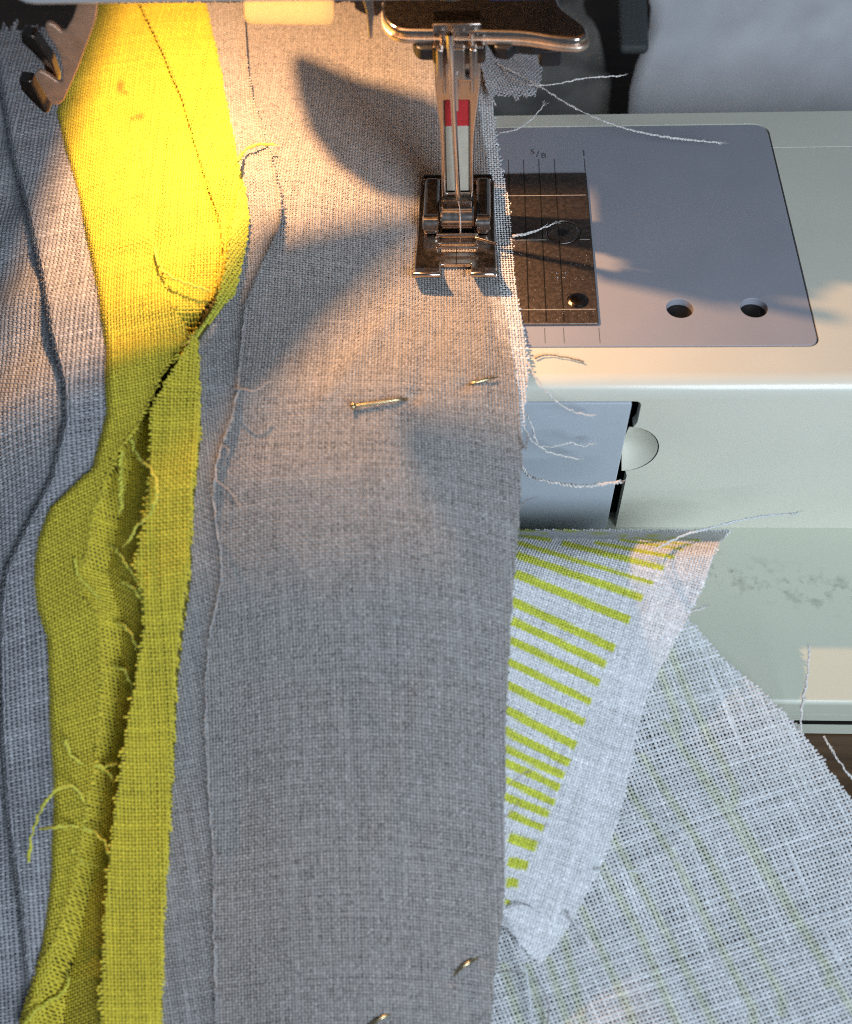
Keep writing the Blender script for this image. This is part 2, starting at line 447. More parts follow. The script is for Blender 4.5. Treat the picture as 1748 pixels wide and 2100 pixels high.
def weave(name, C, ps, pt, color, parent, theta=0., wander=.05, wid=.69, amp=.38, arch=.42, samp=2, jit=(2, 2, 2, 2), seed=1, sheet=True,
          tone=.05, slub=.06, fine_k=.08, paint=None, m=None, color2=None, jscale=None, fleck=0., bend=0., sheet_shade=.14, step=8):
    """cloth built thread by thread: warp and weft cross over and under; a thin backing sheet, darkened to shade the gaps, stops light leaking"""
    g = np.random.default_rng(seed); color = np.array(color, float); color2 = np.array(color2 if color2 is not None else color, float)
    yy = np.linspace(C.top, C.bot, 60); e = np.concatenate([C.point(C.L(yy), yy), C.point(C.R(yy), yy)])
    a0, a1 = e[:, 0].min(), e[:, 0].max(); b = arc_of_y(e[:, 1]); b0, b1 = b.min(), b.max()
    ca, sa = math.cos(theta), math.sin(theta); ac, bc = (a0 + a1) / 2, (b0 + b1) / 2
    ha, hb = (a1 - a0) / 2 + 2, (b1 - b0) / 2 + 3
    S = abs(ca) * ha + abs(sa) * hb; Tm = abs(sa) * ha + abs(ca) * hb
    Vs, Fs, Ts = [], [], []; off = 0
    wx = [(g.normal(0, .05, 2), g.uniform(0, 6), g.uniform(.1, .35)) for _ in range(5)]
    for fam in (0, 1):
        p_i, p_k = (ps, pt) if fam == 0 else (pt, ps); half_i, half_k = (S, Tm) if fam == 0 else (Tm, S)
        ni = int(2 * half_i / p_i) + 1; nk = int(2 * half_k / p_k) * samp + 1
        I = np.arange(ni); K = np.arange(nk)
        ti = -half_i + (I + g.normal(0, .04, ni)) * p_i; tk = -half_k + K * p_k / samp
        kn = max(4, nk // (samp * 9))
        def n1(sd): return np.stack([np.interp(K, np.linspace(0, nk, kn), r) for r in g.normal(0, sd, (ni, kn))])
        wn = n1(wander * p_i); sl = n1(1.)
        fine = g.normal(0, 1, (ni, nk))
        tt = (1 + g.normal(0, tone, ni))[:, None] * (1 + slub * sl + fine_k * fine)
        wd = wid * p_i * (1 + g.normal(0, .06, ni))[:, None] * np.clip(1 + .10 * sl, .7, 1.35)
        A = ti[:, None] + wn; Bk = np.broadcast_to(tk[None], A.shape)
        s, t = (A, Bk) if fam == 0 else (Bk, A)
        for v, p, h in wx:
            q = h * np.sin(v[0] * s + v[1] * t + p); t = t + q; s = s + .5 * q
        t = t - bend * s * s
        x = ac + s * ca - t * sa; y = y_of_arc(bc + s * sa + t * ca)
        z, px, py = C.z(x, y)
        jl, jr = g.normal(0, 1, ni)[:, None], g.normal(0, 1, ni)[:, None]
        jl, jr = np.abs(jl) * jit[0], np.abs(jr) * jit[1]
        if fam == 1: jl, jr = -jl, -jr
        if jscale is not None: jl, jr = jl * jscale(py), jr * jscale(py)
        Lp, Rp = C.L(py), C.R(py)
        jt = g.normal(0, 1, ni)[:, None] * (1 if fam == 0 else 0)
        ok = (px > Lp + jl) & (px < Rp - jr) & (py > C.top + jt * jit[2]) & (py < C.bot + jt * jit[3])
        if not ok.any(): continue
        h = .05
        zx = (C.z(x + h, y)[0] - z) / h; zy = (C.z(x, y + h)[0] - z) / h
        N = np.stack([-zx, -zy, np.ones_like(z)], -1); N /= np.linalg.norm(N, axis=-1, keepdims=True)
        P = np.stack([x, y, z], -1)
        D = np.gradient(P, axis=1); D /= np.linalg.norm(D, axis=-1, keepdims=True) + 1e-9
        X = np.cross(N, D)
        hh = amp * min(ps, pt) * np.cos(math.pi * (I[:, None] + K[None] / samp)) * (1 if fam == 0 else -1)
        P = P + N * hh[..., None]
        ar = arch * p_i * (1 + .0 * fine)
        left = P - X * (wd / 2)[..., None] - N * (ar * .55)[..., None]; right = P + X * (wd / 2)[..., None] - N * (ar * .55)[..., None]
        mid = P + N * (ar * .55)[..., None]
        idx = np.full(ok.shape, -1); 
        use = ok.copy(); use[:, 1:] |= ok[:, :-1] & False
        idx[use] = np.arange(use.sum())
        V = np.stack([left[use], mid[use], right[use]], 1).reshape(-1, 3)
        q0, q1 = idx[:, :-1], idx[:, 1:]; both = (q0 >= 0) & (q1 >= 0); q0 = q0[both] * 3; q1 = q1[both] * 3
        f = np.concatenate([np.stack([q0, q0 + 1, q1 + 1, q1], 1), np.stack([q0 + 1, q0 + 2, q1 + 2, q1 + 1], 1)])
        c = (color if fam == 0 else color2)[None] * np.clip(tt[use] * np.where(g.random(int(use.sum())) < fleck, .5, 1.), .3, 1.7)[:, None]
        if paint is not None:
            mk, pc = paint(px[use], py[use]); c = c * (1 - mk[:, None]) + pc[None] * mk[:, None] * np.clip(tt[use], .7, 1.3)[:, None]
        c = np.repeat(c, 3, 0)
        Vs.append(V); Fs.append(f + off); off += len(V); Ts.append(c)
    if sheet:
        wmax = (C.R(yy) - C.L(yy)).max(); nu = int(max(4, wmax / step)); nv = int((C.bot - C.top) / step)
        v, u = np.meshgrid(np.linspace(C.top + 3, C.bot - 3, nv), np.linspace(0, 1, nu), indexing='ij')
        l, r = C.L(v) + 3, C.R(v) - 3; px = l + u * np.maximum(r - l, 1.)
        P = C.point(px, v, -(amp * min(ps, pt) + arch * max(ps, pt) * .5 + .05)).reshape(-1, 3)
        i, j = np.meshgrid(np.arange(nv - 1), np.arange(nu - 1), indexing='ij')
        f = np.stack([i * nu + j, (i + 1) * nu + j, (i + 1) * nu + j + 1, i * nu + j + 1], -1).reshape(-1, 4)
        c = np.repeat((color * sheet_shade)[None], len(P), 0)  # sheet colour darkened so gaps between threads read as shade
        if paint is not None:
            mk, pc = paint(px.ravel(), v.ravel()); c = c * (1 - mk[:, None]) + pc[None] * sheet_shade * mk[:, None]
        Vs.append(P); Fs.append(f + off); off += len(P); Ts.append(c)
    return mesh(name, np.vstack(Vs), np.vstack(Fs), m or M_linen, parent, smooth=True, tint=np.vstack(Ts))


HX = [-60, 60, 220, 350, 450, 600, 750, 900, 1080]; HYs = [-20, 200, 400, 500, 600, 700, 850, 1000, 1150, 1400, 1700, 2130]
H = Lattice(HX, HYs, [
    [1., 2, 4, 5, 5, 4, 3, 1.5, .8],
    [0., 2, 5, 6, 6, 5, 3.5, 1.5, .8],
    [-1, 1.5, 6, 8, 9, 8, 5, 1.2, .7],
    [-2, 1.5, 6, 8, 9, 7, 4, 1, .7],
    [-3, 1.5, 6, 8, 7, 5, 3, 1, .8],
    [-4, 1, 5, 6, 5.5, 4.5, 3.5, 2.4, 1.4],
    [-4, 1, 5, 6.5, 7, 7.5, 7.5, 6, 3.4],
    [-4, 1, 6, 9, 10, 12, 12.5, 10, 5.5],
    [-5, 1, 6.5, 9.5, 10.5, 13, 14, 12, 6.5],
    [-5, .5, 5, 6.5, 7, 9.5, 10.5, 9.5, 5],
    [-4, 0, 4, 4, 4, 7, 8, 7, 3],
    [-1.5, 0, 2.6, 3.2, 3.2, 5.5, 6.5, 5, 1.8]])


# ------------------------------------------------------------------ the setting
bm = bmesh.new(); bm_box(bm, -700, 700, -160, 700, -90, -57)
meta(from_bm('table_top', bm, M_wood, bevel=2.), kind='structure', label='dark brown wooden table top under the machine')

# ------------------------------------------------------------------ sewing machine
SM = empty('sewing_machine', (20, 0, -57), 'cream sewing machine with blue-grey needle plate and chrome presser foot', 'sewing machine')

# base
prof = [(-76, -56.4), (-76, -52.8), (-74.6, -52.8), (-74.6, -50.6), (-76, -50.6), (-76, -48.2), (-75.75, -48.2), (-75.75, -47.9), (-76, -47.9), (-76, -43.9)]
prof += [(-75.2 + .8 * math.cos(a), -43.9 + .9 * math.sin(a)) for a in np.linspace(math.pi, math.pi / 2, 6)] + [(60, -43), (60, -56.4)]
k = len(prof); V = [(-90, a, b) for a, b in prof] + [(170, a, b) for a, b in prof]
fs = [(i, (i + 1) % k, k + (i + 1) % k, k + i) for i in range(k)] + [tuple(range(k)), tuple(range(2 * k - 1, k - 1, -1))]
base = mesh('base', V, fs, M_base, SM)
box('base_groove', (-89, 169, -75.8, -74.55, -52.75, -50.65), M_groove, base, 0)

# bed: rounded front with an opening for the bobbin door
bed_front = [(a, b) for a, b in [(-60, -43.6), (29.6, -43.6)]]
DX, DZ = 30.7, -4.1
outer = [(-60, -44.2), (170, -44.2), (170, -3.2), (-60, -3.2)]
notch = [(DX + .2, -24.4)] + [(DX + .2 + 6.2 * math.cos(t), -17.6 + 6.6 * math.sin(t)) for t in np.linspace(-1.45, 1.45, 22)] + [(DX + .2, -10.8)]
hole = [(-20, -43.9), (DX + 1.0, -43.9), (DX + 1.35, -25.6), notch[1]] + notch[2:-2] + [notch[-2], (DX + 1.55, -9.6)] + rounded([(DX + 1.6, -9), (DX + 1.65, DZ + .2), (-20, DZ + .2)], [0, 1.3, 0])[1:]
bed = plate('bed', [outer, hole], 2.2, M_cream, SM, upright(-37.), bevel=.05)
# curved front edge and top
arc = [(-33.8 + 3.2 * math.cos(a), -3.2 + 3.2 * math.sin(a)) for a in np.linspace(math.pi, math.pi / 2, 14)]
Va = [(x, a, b) for x in (-60, 170) for a, b in arc]; n = len(arc)
mesh('bed_edge', Va, [(i, n + i, n + i + 1, i + 1) for i in range(n - 1)], M_cream, bed, smooth=True)
cr = [(64.1 - 2.2 + 2.2 * math.sin(t), -27.7 + 2.2 - 2.2 * math.cos(t)) for t in np.linspace(0, math.pi / 2, 8)]
topA = [(-60, -33.8), (170, -33.8), (170, 28.35), (64.1, 28.35)] + cr[::-1] + [(-60, -27.7)]
plate('bed_top', [topA], 3., M_cream, bed, flat(0.), bevel=.02)
cr2 = [(64.1 - 3.2 + 3.2 * math.cos(t), 36.6 - 3.2 + 3.2 * math.sin(t)) for t in np.linspace(0, math.pi / 2, 8)]
topB = [(64.1, 28.62)] + cr2 + [(-60, 36.6), (-60, 40.6), (170, 40.6), (170, 28.62)]
plate('bed_top', [topB], 3., M_cream, bed, flat(0.), bevel=.03)
box('bed_back', (-60, 170, 38.6, 40.6, -44, -3.05), M_cream, bed, .1)
box('bed_floor', (-60, 170, -35, 38, -6.2, -5.4), M_groove, bed, 0)
box('door_recess', (-22, 34, -33.2, -32.6, -44, -2.8), M_groove, bed, 0)
# finger notch: a scooped half bowl beside the door
t, q = np.meshgrid(np.linspace(-1.5, 1.5, 25), np.linspace(0, 1, 12), indexing='ij')
xs = DX - .2 + q * (6.4 * np.cos(t)) ; zs = -17.6 + 6.6 * np.sin(t) * (.25 + .75 * q); ys = -36.9 + 2.6 * (1 - q ** 2) * np.cos(t) ** .5
ii, jj = np.meshgrid(np.arange(24), np.arange(11), indexing='ij'); fidx = np.stack([ii * 12 + jj, (ii + 1) * 12 + jj, (ii + 1) * 12 + jj + 1, ii * 12 + jj + 1], -1).reshape(-1, 4)
mesh('finger_notch', np.stack([xs, ys, zs], -1).reshape(-1, 3), fidx, M_cream, bed, smooth=True)
door = plate('bobbin_door', [rounded([(-19, -43.8), (DX - .9, -43.8), (DX, DZ), (-19, DZ)], [0, .3, .6, 0])], 2., M_door, SM, upright(-37.25), bevel=.25)

# needle plate
pl = rounded([(-55, -27.4), (63.8, -27.4), (63.8, 36.3), (-55, 36.3)], [0, 2.1, 3.2, 0])
h1, h2 = at(1395, 632, 0), at(1547, 631, 0)
NP = plate('needle_plate', [pl, circle(h1[0], h1[1], 2.45), circle(h2[0], h2[1], 2.45)], 1.6, M_plate, SM, flat(.02), bevel=.12)
for c in (h1, h2):
    pr = [(2.5, -1.5)]
    for i in range(9): pr += [(2.45, -1.6 - i * .42), (2.0, -1.8 - i * .42)]
    pr += [(2.0, -5.3), (0, -5.3)]
    lathe('screw_hole', pr, (c[0], c[1], 0), M_hole, NP)
sp_holes = [circle(19.9, 2.5, 3.35)]
SP = plate('stitch_plate', [rounded([(-30, -22.2), (25.35, -22.2), (25.35, 20.5), (-30, 20.5)], [0, .7, .4, 0])] + sp_holes, .8, M_brushed, SM, flat(.52), bevel=.14)
lathe('screw', [(0, .28), (.75, .28), (.8, .5), (2.3, .56), (3.0, .42), (3.12, .2), (3.12, -.2)], (19.9, 2.5, 0), M_brushed, SP)
star = [(19.9 + (1.15 if i % 2 else .72) * math.cos(i * math.pi / 6), 2.5 + (1.15 if i % 2 else .72) * math.sin(i * math.pi / 6)) for i in range(12)]
plate('screw_socket', [star], .05, M_black, SP, flat(.60), bevel=.005)
lathe('locating_stud', [(0, .92), (1.35, .90), (1.62, .80), (1.78, .62), (2.0, .56), (2.02, .45)], (21.8, -16.3, 0), M_darkchrome, SP)
for x in (9.6, 12.7, 15.85, 19.05):
    box('guide_line', (x - .11, x + .11, -21.8, 20.3, .50, .535), M_groove, SP, 0)
    box('inch_mark', (x - .10, x + .10, 21., 25.6, .0, .035), M_ink, NP, 0)
for y, xe in ((13.5, 24.9), (.35, 24.9), (-18.6, 24.9)):
    if abs(y - .35) < .01:
        box('cross_line', (-2, 16.6, y - .09, y + .09, .50, .545), M_lint, SP, 0)
        box('cross_line', (23.1, xe, y - .09, y + .09, .50, .545), M_lint, SP, 0)
    else: box('cross_line', (-2, xe, y - .09, y + .09, .50, .545), M_lint, SP, 0)
for a in ((17.7, 18.5, -8.9), (19.2, 20.1, -8.9), (17.8, 18.6, -10.2), (19.2, 19.7, -10.2)):
    box('raised_mark', (a[0], a[1], a[2] - .1, a[2] + .1, .50, .60), M_chrome, SP, .04, 1)
box('inch_mark', (25.1, 25.3, 21., 25.6, .0, .035), M_ink, NP, 0)
for px in (1118, 1157, 1230):
    c = at(px, 690, 0); box('inch_mark', (c[0] - .06, c[0] + .06, -26.6, -22.8, .0, .035), M_ink, NP, 0)


def text(name, s, c, size, m, parent, rot=0.):
    cu = bpy.data.curves.new(name, 'FONT'); cu.body = s; cu.align_x = 'CENTER'; cu.align_y = 'CENTER'; cu.size = size; cu.extrude = .02
    o = bpy.data.objects.new(name, cu); COL.objects.link(o); dg = bpy.context.evaluated_depsgraph_get(); dg.update()
    me = bpy.data.meshes.new_from_object(o.evaluated_get(dg)); bpy.data.objects.remove(o); bpy.data.curves.remove(cu)
    for v in me.vertices:
        x, y = v.co.x, v.co.y; v.co = Vector((c[0] + x * math.cos(rot) - y * math.sin(rot), c[1] + x * math.sin(rot) + y * math.cos(rot), c[2] + v.co.z))
    me.materials.clear(); me.materials.append(m); return link(name, me, parent)


text('inch_number', '5', (14.6, 28.0, .03), 2.3, M_ink, NP); text('inch_number', '/', (15.7, 27.3, .03), 2.8, M_ink, NP); text('inch_number', '8', (16.9, 26.7, .03), 2.3, M_ink, NP)
text('inch_number', '1', (25.2, 27.4, .03), 2.9, M_ink, NP)

bm = bmesh.new()
for i in range(80):
    x, y = 8 + 17 * rng.random(), -21.5 + 20 * rng.random() ** 1.4; r_ = rng.uniform(.04, .10)
    v = bm_box(bm, x - r_, x + r_, y - r_ * .6, y + r_ * .6, .5, .5 + r_); bmesh.ops.rotate(bm, verts=v, cent=(x, y, .5), matrix=Matrix.Rotation(rng.uniform(0, 3), 3, 'Z'))
meta(from_bm('lint_dust', bm, M_lint, SP), kind='stuff')
# presser foot ------------------------------------------------------------------
sh = [(-4.15, 43.5), (3.8, 43.5), (3.8, 32.), (2.65, 22.), (2.45, 7.2), (-3.55, 7.2), (-3.4, 22.), (-4.15, 32.)]
pock = [(-2.65, 9.2), (1.75, 9.2), (1.85, 29.2), (-2.65, 29.2)]
FOOT = plate('presser_foot', [rounded(sh, [0, 0, 3, 3, .5, .5, 3, 3]), rounded(pock, .35)], 1.1, M_chrome, SM, upright(3.6), bevel=.28)
plate('shank_back', [[(a * .97, b - .2) for a, b in rounded(sh, [0, 0, 3, 3, .5, .5, 3, 3])]], 3.6, M_darkchrome, FOOT, upright(4.55), bevel=.3)
plate('red_mark', [rounded([(-2.5, 23.6), (1.7, 23.6), (1.75, 29.0), (-2.5, 29.0)], .2)], .3, M_red, FOOT, upright(4.22), bevel=.03)
plate('white_mark', [rounded([(-2.5, 9.4), (1.65, 9.4), (1.7, 23.58), (-2.5, 23.58)], .2)], .3, M_white, FOOT, upright(4.2), bevel=.03)
for s_, x0, x1 in ((0, -3.2, -1.9), (1, 1.6, 2.9)):
    lathe('shank_rail', [(0, 31.), (.35, 31.), (.4, 42.), (0, 42.)], ((x0 + x1) / 2, 3.3, 0), M_chrome, FOOT, 12)
# sole: a sprung plate with two upturned toes, built on a grid so that slot and toes are cut out
gx = np.array([-8.3, -8.0, -6.5, -5., -4.1, -3.5, -2.4, -.75, -.6, .9, 2.0, 2.9, 3.8, 5.2, 6.3, 6.6]); gy = np.r_[np.linspace(-13.0, -9.2, 9), np.linspace(-8, -5.2, 4), -4.6, -3.9, -3.0, -2.3, np.linspace(-1, 15.7, 14)]
bm = bmesh.new(); vv = {}
for i, x in enumerate(gx):
    for j, y in enumerate(gy):
        z = 2.2 + (max(0, -8.6 - y) ** 1.7) * .22
        if y > 13: z += (y - 13) ** 1.5 * .12
        fl = 1 + .004 * max(0, -y)
        vv[i, j] = bm.verts.new(((x + .85) * fl - .85, y, z))
for i in range(len(gx) - 1):
    for j in range(len(gy) - 1):
        cx, cy = (gx[i] + gx[i + 1]) / 2, (gy[j] + gy[j + 1]) / 2
        if -3.5 < cx < 2.0 and cy < -8.2: continue
        if -4.1 < cx < 2.9 and -4.6 < cy < -2.3: continue
        bm.faces.new((vv[i, j], vv[i + 1, j], vv[i + 1, j + 1], vv[i, j + 1]))
loose = [v for v in bm.verts if not v.link_faces]; bmesh.ops.delete(bm, geom=loose, context='VERTS')
ext = bmesh.ops.solidify(bm, geom=list(bm.faces), thickness=1.15)
sole = from_bm('foot_sole', bm, M_chrome, FOOT, bevel=.22)
for x0, x1 in ((-8.7, -3.4), (1.95, 6.6)):
    lathe('foot_toe', [(0, x0), (.3, x0), (.5, x0 + .25), (.5, x1 - .25), (.3, x1), (0, x1)], (0, -13.4, 4.5), M_chrome, FOOT, 14, axis='x')
bm = bmesh.new()
for x0, x1 in ((-7.2, -4.0), (2.9, 5.8)):
    bm_box(bm, x0, x1, -.4, 13.6, 2.3, 5.4)
from_bm('foot_cheek', bm, M_chrome, FOOT, bevel=.9, seg=3)
for x0, x1 in ((-7.25, -4.0), (2.9, 5.85)):
    lathe('hinge_pin', [(0, x0), (1.2, x0), (1.6, x0 + .3), (1.6, x1 - .3), (1.2, x1), (0, x1)], (0, .8, 4.6), M_chrome, FOOT, 20, axis='x')
lathe('hinge_barrel', [(0, -3.75), (2.0, -3.75), (2.35, -3.4), (2.35, 2.2), (2.0, 2.6), (0, 2.6)], (0, 2.2, 4.9), M_chrome, FOOT, 24, axis='x')
box('hinge_block', (-3.6, 2.5, 2.0, 7.8, 4.4, 8.6), M_darkchrome, FOOT, .5)
box('heel_bar', (-7.8, 6.2, 13.6, 15.5, 3.2, 4.6), M_darkchrome, FOOT, .5)
box('slot_rim', (-4.6, 3.4, -5.3, -4.75, 3.2, 3.75), M_chrome, FOOT, .2)
box('slot_rim', (-4.6, 3.4, -2.1, -1.5, 3.2, 4.1), M_chrome, FOOT, .25)
box('centre_groove', (-.78, -.62, -9.6, -5.4, 3.22, 3.38), M_groove, FOOT, 0)
bm = bmesh.new(); v = bm_box(bm, 2.6, 7.2, -3.3, -2.9, 3.2, 3.75); bmesh.ops.rotate(bm, verts=v, cent=(4.9, -3.1, 3.4), matrix=Matrix.Rotation(-.42, 3, 'Z'))
from_bm('foot_ridge', bm, M_chrome, FOOT, bevel=.12)

# needle, clamp and bracket
nx = lambda z: -.02 - z * .028
P = [(nx(z), -.1, z) for z in (44, 36.5, 36.2, 12.6, 11.6, 10.6, 9.6)]; Vn, Fn = tube_arrays(P, [.62, .62, .52, .50, .46, .3, .05], 14)
mesh('needle', Vn, Fn, M_steel, SM, smooth=True)
box('needle_scarf', (nx(35) + .42, nx(35) + .98, .0, .7, 29.5, 36.8), M_steel, SM, .15)
bm = bmesh.new()
bm_box(bm, -3.6, -2.4, 0.2, 4, 35.6, 41); bm_box(bm, 1.9, 3.2, .2, 4, 35.6, 41); bm_box(bm, -1.6, 1.2, .4, 3, 35.2, 41)
CL = from_bm('needle_clamp', bm, M_chrome, SM, bevel=.3)
box('clamp_collar', (-4.3, 4.6, 1.2, 6., 37.6, 41.), M_darkchrome, CL, .6)
box('clamp_bar', (-1.7, 2.4, 2.3, 3.3, 33.6, 34.6), M_chrome, CL, .25)
BZ = 42.4


def onz(pts, z): return [tuple(at(px, py, z)[:2]) for px, py in pts]


br = onz([(786, -2), (783, 21), (790, 41), (808, 55), (830, 61), (990, 63), (1075, 65), (1140, 77), (1190, 79), (1206, 69), (1203, 53), (1180, 35), (1150, 15), (1130, -47), (800, -47)], BZ)
BR = plate('chrome_bracket', [rounded(br, [0, 2, 2, 2, 2, 0, 3, 3, 1.2, .6, 1, 2, 2, 0, 0], 4)], 1.9, M_chrome, SM, flat(BZ), bevel=.55)
br2 = [(a + (.35 if a > 4 else -.25), b - .55) for a, b in br]
plate('bracket_lip', [rounded(br2, [0, 2, 2, 2, 2, 0, 3, 3, 1.2, .6, 1, 2, 2, 0, 0], 4)], 1., M_bright, BR, flat(BZ - 1.2), bevel=.3)  # brighter metal puts the lip's reflection into the colour
kb = onz([(846, 53), (846, 85), (858, 101), (905, 101), (905, 53)], 40.2); plate('bracket_knob', [rounded(kb, [0, 1, 1, 0, 0])], 2.2, M_black, BR, flat(40.3), bevel=.3)
kb = onz([(990, 55), (1016, 97), (1045, 101), (1060, 87), (1100, 91), (1120, 85), (1118, 59)], 40.2); plate('bracket_knob', [rounded(kb, .6)], 2.2, M_black, BR, flat(40.3), bevel=.3)
kb = onz([(1100, 63), (1108, 105), (1152, 103), (1158, 65)], 36.); plate('bracket_foot', [rounded(kb, .6)], 3., M_black, BR, flat(36.), bevel=.3)
# thread guide hanging at the left of the bracket
tg = [tuple(at_y(px, py, 3.)[[0, 2]]) for px, py in ((742, -10), (752, 26), (757, 78), (763, 80), (768, 30), (764, -10))]
plate('thread_guide', [rounded(tg, .3)], .8, M_chrome, SM, upright(3.), bevel=.15)
tg = [tuple(at_y(px, py, 5.)[[0, 2]]) for px, py in ((725, -10), (728, 18), (745, 28), (775, 34), (785, 22), (780, -10))]
plate('guide_plate', [rounded(tg, .3)], .8, M_darkchrome, SM, upright(5.), bevel=.15)

# the machine head above the bed: only its lower front edge shows, unseen underside plates are added to shape the lamp's shadows
HZ, HY = 56.6, -11.3
hl = at(30, 8, HZ)[0]; hr = at(1442, 4, HZ)[0]
hp = rounded([(hl, HZ), (hr, HZ - .6), (hr + 4, HZ + 60), (hl - 4, HZ + 60)], [3.5, 2., 0, 0])
HEAD = plate('head_cover', [hp], 3., M_head, SM, upright(HY), bevel=.7)
box('head_band', (5., hr - .6, HY - .35, HY + .1, HZ - .25, HZ + 9), M_navy, HEAD, .15)
box('head_side', (hl + 1, hl + 4, HY + 3.1, 120, HZ + .3, HZ + 60), M_under, HEAD, .5)
box('head_side', (hr - 4, hr - 1, HY + 3.1, 120, HZ + .3, HZ + 60), M_under, HEAD, .5)
box('head_lid', (hl, hr, HY + 3.1, 120, HZ + 58, HZ + 62), M_under, HEAD, .5)
box('lamp_mask', (hl + 4.2, -49.7, 3.2, 118, HZ + .5, HZ + 2), M_under, HEAD, .2)  # added out of view, cuts the lamp off the left cloth
box('lamp_mask', (hl + 4, -30, 90, 118, HZ + .5, HZ + 2), M_under, HEAD, .2)
box('lamp_mask', (-33., hr - 4, 12.6, 118, 54, 56), M_under, HEAD, .2)  # added out of view, keeps lamp light off the rear


def toward_lamp(pts, z, up=2.):
    """where a plate at height z has to end so that its shadow ends at these points of the cloth"""
    o = []
    for px, py in pts:
        g = at(px, py, 3.)
        for _ in range(12): g = at(px, py, .5 * g[2] + .5 * (drape(g[1]) + float(H(np.array(px * 1.), np.array(py * 1.))) + up))
        L = np.array(LAMP); p = g + (L - g) * ((z - g[2]) / (L[2] - g[2])); o.append((p[0], p[1]))
    return o


# cream shade in front of the lamp: its lower lip hangs into view
tab = [tuple(at_y(px, py, -6.4)[[0, 2]]) for px, py in ((502, -30), (500, 40), (512, 50), (678, 52), (684, 40), (682, -30))]
TAB = plate('lamp_shade', [rounded(tab, [0, .6, .6, .6, .6, 0])], 1.2, M_tab, SM, upright(-6.4), bevel=.3)
a_ = TAB.data.attributes.new('tint', 'FLOAT_COLOR', 'POINT'); a_.data.foreach_set('color', np.tile(np.array([.80, .70, .46, 1.], np.float32), len(TAB.data.vertices)))
band_outline = toward_lamp([(228, 742), (300, 716), (395, 690), (470, 612), (512, 520), (530, 475), (600, 452), (700, 430), (800, 418), (872, 412), (876, 440), (830, 470), (760, 525), (660, 622), (570, 730), (500, 792), (410, 880), (330, 962), (290, 1010), (255, 1100), (190, 1240)], HZ + .5)
edge_y = -5.6
mask = [(hl + 4.2, HY + 3.2), (hl + 4.2, band_outline[0][1])] + band_outline + [(band_outline[-1][0] + .3, edge_y), (-34.5, edge_y), (-34, HY + 3.6), (hr - 4.2, HY + 3.6), (hr - 4.2, HY + 3.2)]
plate('lamp_mask', [mask], 1., M_under, HEAD, flat(HZ + 1.4), bevel=.05)  # unseen mask, outline cut to cast the shade band on the cloth
# unseen plate added behind the needle bar, shaped to cast the shadow beside the foot
shadow_outline = toward_lamp([(600, 90), (740, 150), (890, 190), (960, 260), (960, 400), (872, 400), (800, 395), (700, 325), (640, 250), (612, 170)], 51.5)
plate('shadow_plate', [rounded(shadow_outline, .6)], 2.4, M_black, SM, flat(51.5), bevel=.3)
lathe('needle_bar', [(0, 50.5), (2.6, 50.5), (2.6, 110), (0, 110)], (-1, 1, 0), M_chrome, SM, 20)
lathe('presser_bar', [(0, 50.5), (3., 50.5), (3., 110), (0, 110)], (-1, 9, 0), M_chrome, SM, 20)
# thread cutter hook at the left end of the head
hk = [(205, 5), (200, 5), (196, 40), (186, 70), (160, 140), (140, 185), (130, 207), (118, 216), (106, 214), (96, 200), (85, 176), (72, 150), (80, 144), (100, 155), (120, 170), (128, 166), (128, 140), (124, 115), (112, 90), (95, 66), (92, 50), (100, 46), (112, 52), (126, 66), (134, 64), (148, 40), (160, 5)]
hk = [tuple(at_y(px, py, -3.)[[0, 2]]) for px, py in hk[1:]]
HK = plate('thread_cutter', [rounded(hk, .35, 3)], .9, M_warm_chrome, SM, upright(-3.), bevel=.15)
for pts in ([(48, 52), (75, 55), (112, 108), (126, 150), (122, 170), (104, 162), (96, 116), (70, 88), (52, 72)], [(44, 145), (70, 148), (96, 198), (108, 214), (96, 216), (66, 186), (50, 168)]):
    p2 = [tuple(at_y(px, py, 1.)[[0, 2]]) for px, py in pts]
    plate('cutter_flange', [rounded(p2, .4, 3)], 2.6, M_darkchrome, HK, upright(-1.4), bevel=.35)

# ------------------------------------------------------------------ cloths
def edge_curl(line, w, h, side=1):
    f = poly(line)
    return lambda px, py: h * np.exp(-np.clip((f(py) - px) * side, 0, None) / w)


def roll(line, w, drop, side=1):
    """a folded edge: the cloth turns down over the last w of its width"""
    f = poly(line)
    return lambda px, py: -drop * np.clip(((px - f(py)) * side + w) / (2 * w), 0, 1.6) ** 2


GREY = (.375, .35, .33); YEL = (.69, .575, .05); WHITE = (.74, .74, .74)
Yl = [(195, 10), (120, 228), (165, 400), (200, 560), (225, 715), (226, 850), (198, 960), (110, 1040), (84, 1110), (77, 1190), (84, 1250), (106, 1310), (110, 1500), (118, 1650), (112, 1800), (92, 1950), (44, 2110)]
Yr = [(418, 0), (450, 150), (476, 270), (494, 370), (503, 450), (492, 540), (462, 620), (404, 700), (408, 900), (396, 1000), (386, 1200), (372, 1300), (360, 1400), (350, 1650), (336, 1900), (330, 2120)]
Gr = [(x - 16 * min(1., max(0., (800 - py_) / 120)), py_) for x, py_ in [(985, 20), (985, 130), (1002, 240), (1012, 300), (1022, 370), (1031, 420), (1037, 500), (1044, 600), (1056, 650), (1059, 700), (1063, 760), (1069, 850), (1072, 900), (1070, 1000), (1063, 1100), (1055, 1200), (1048, 1300), (1041, 1450), (1037, 1600), (1036, 1750), (1036, 1850), (1026, 1930), (1016, 2000), (1010, 2120)]]
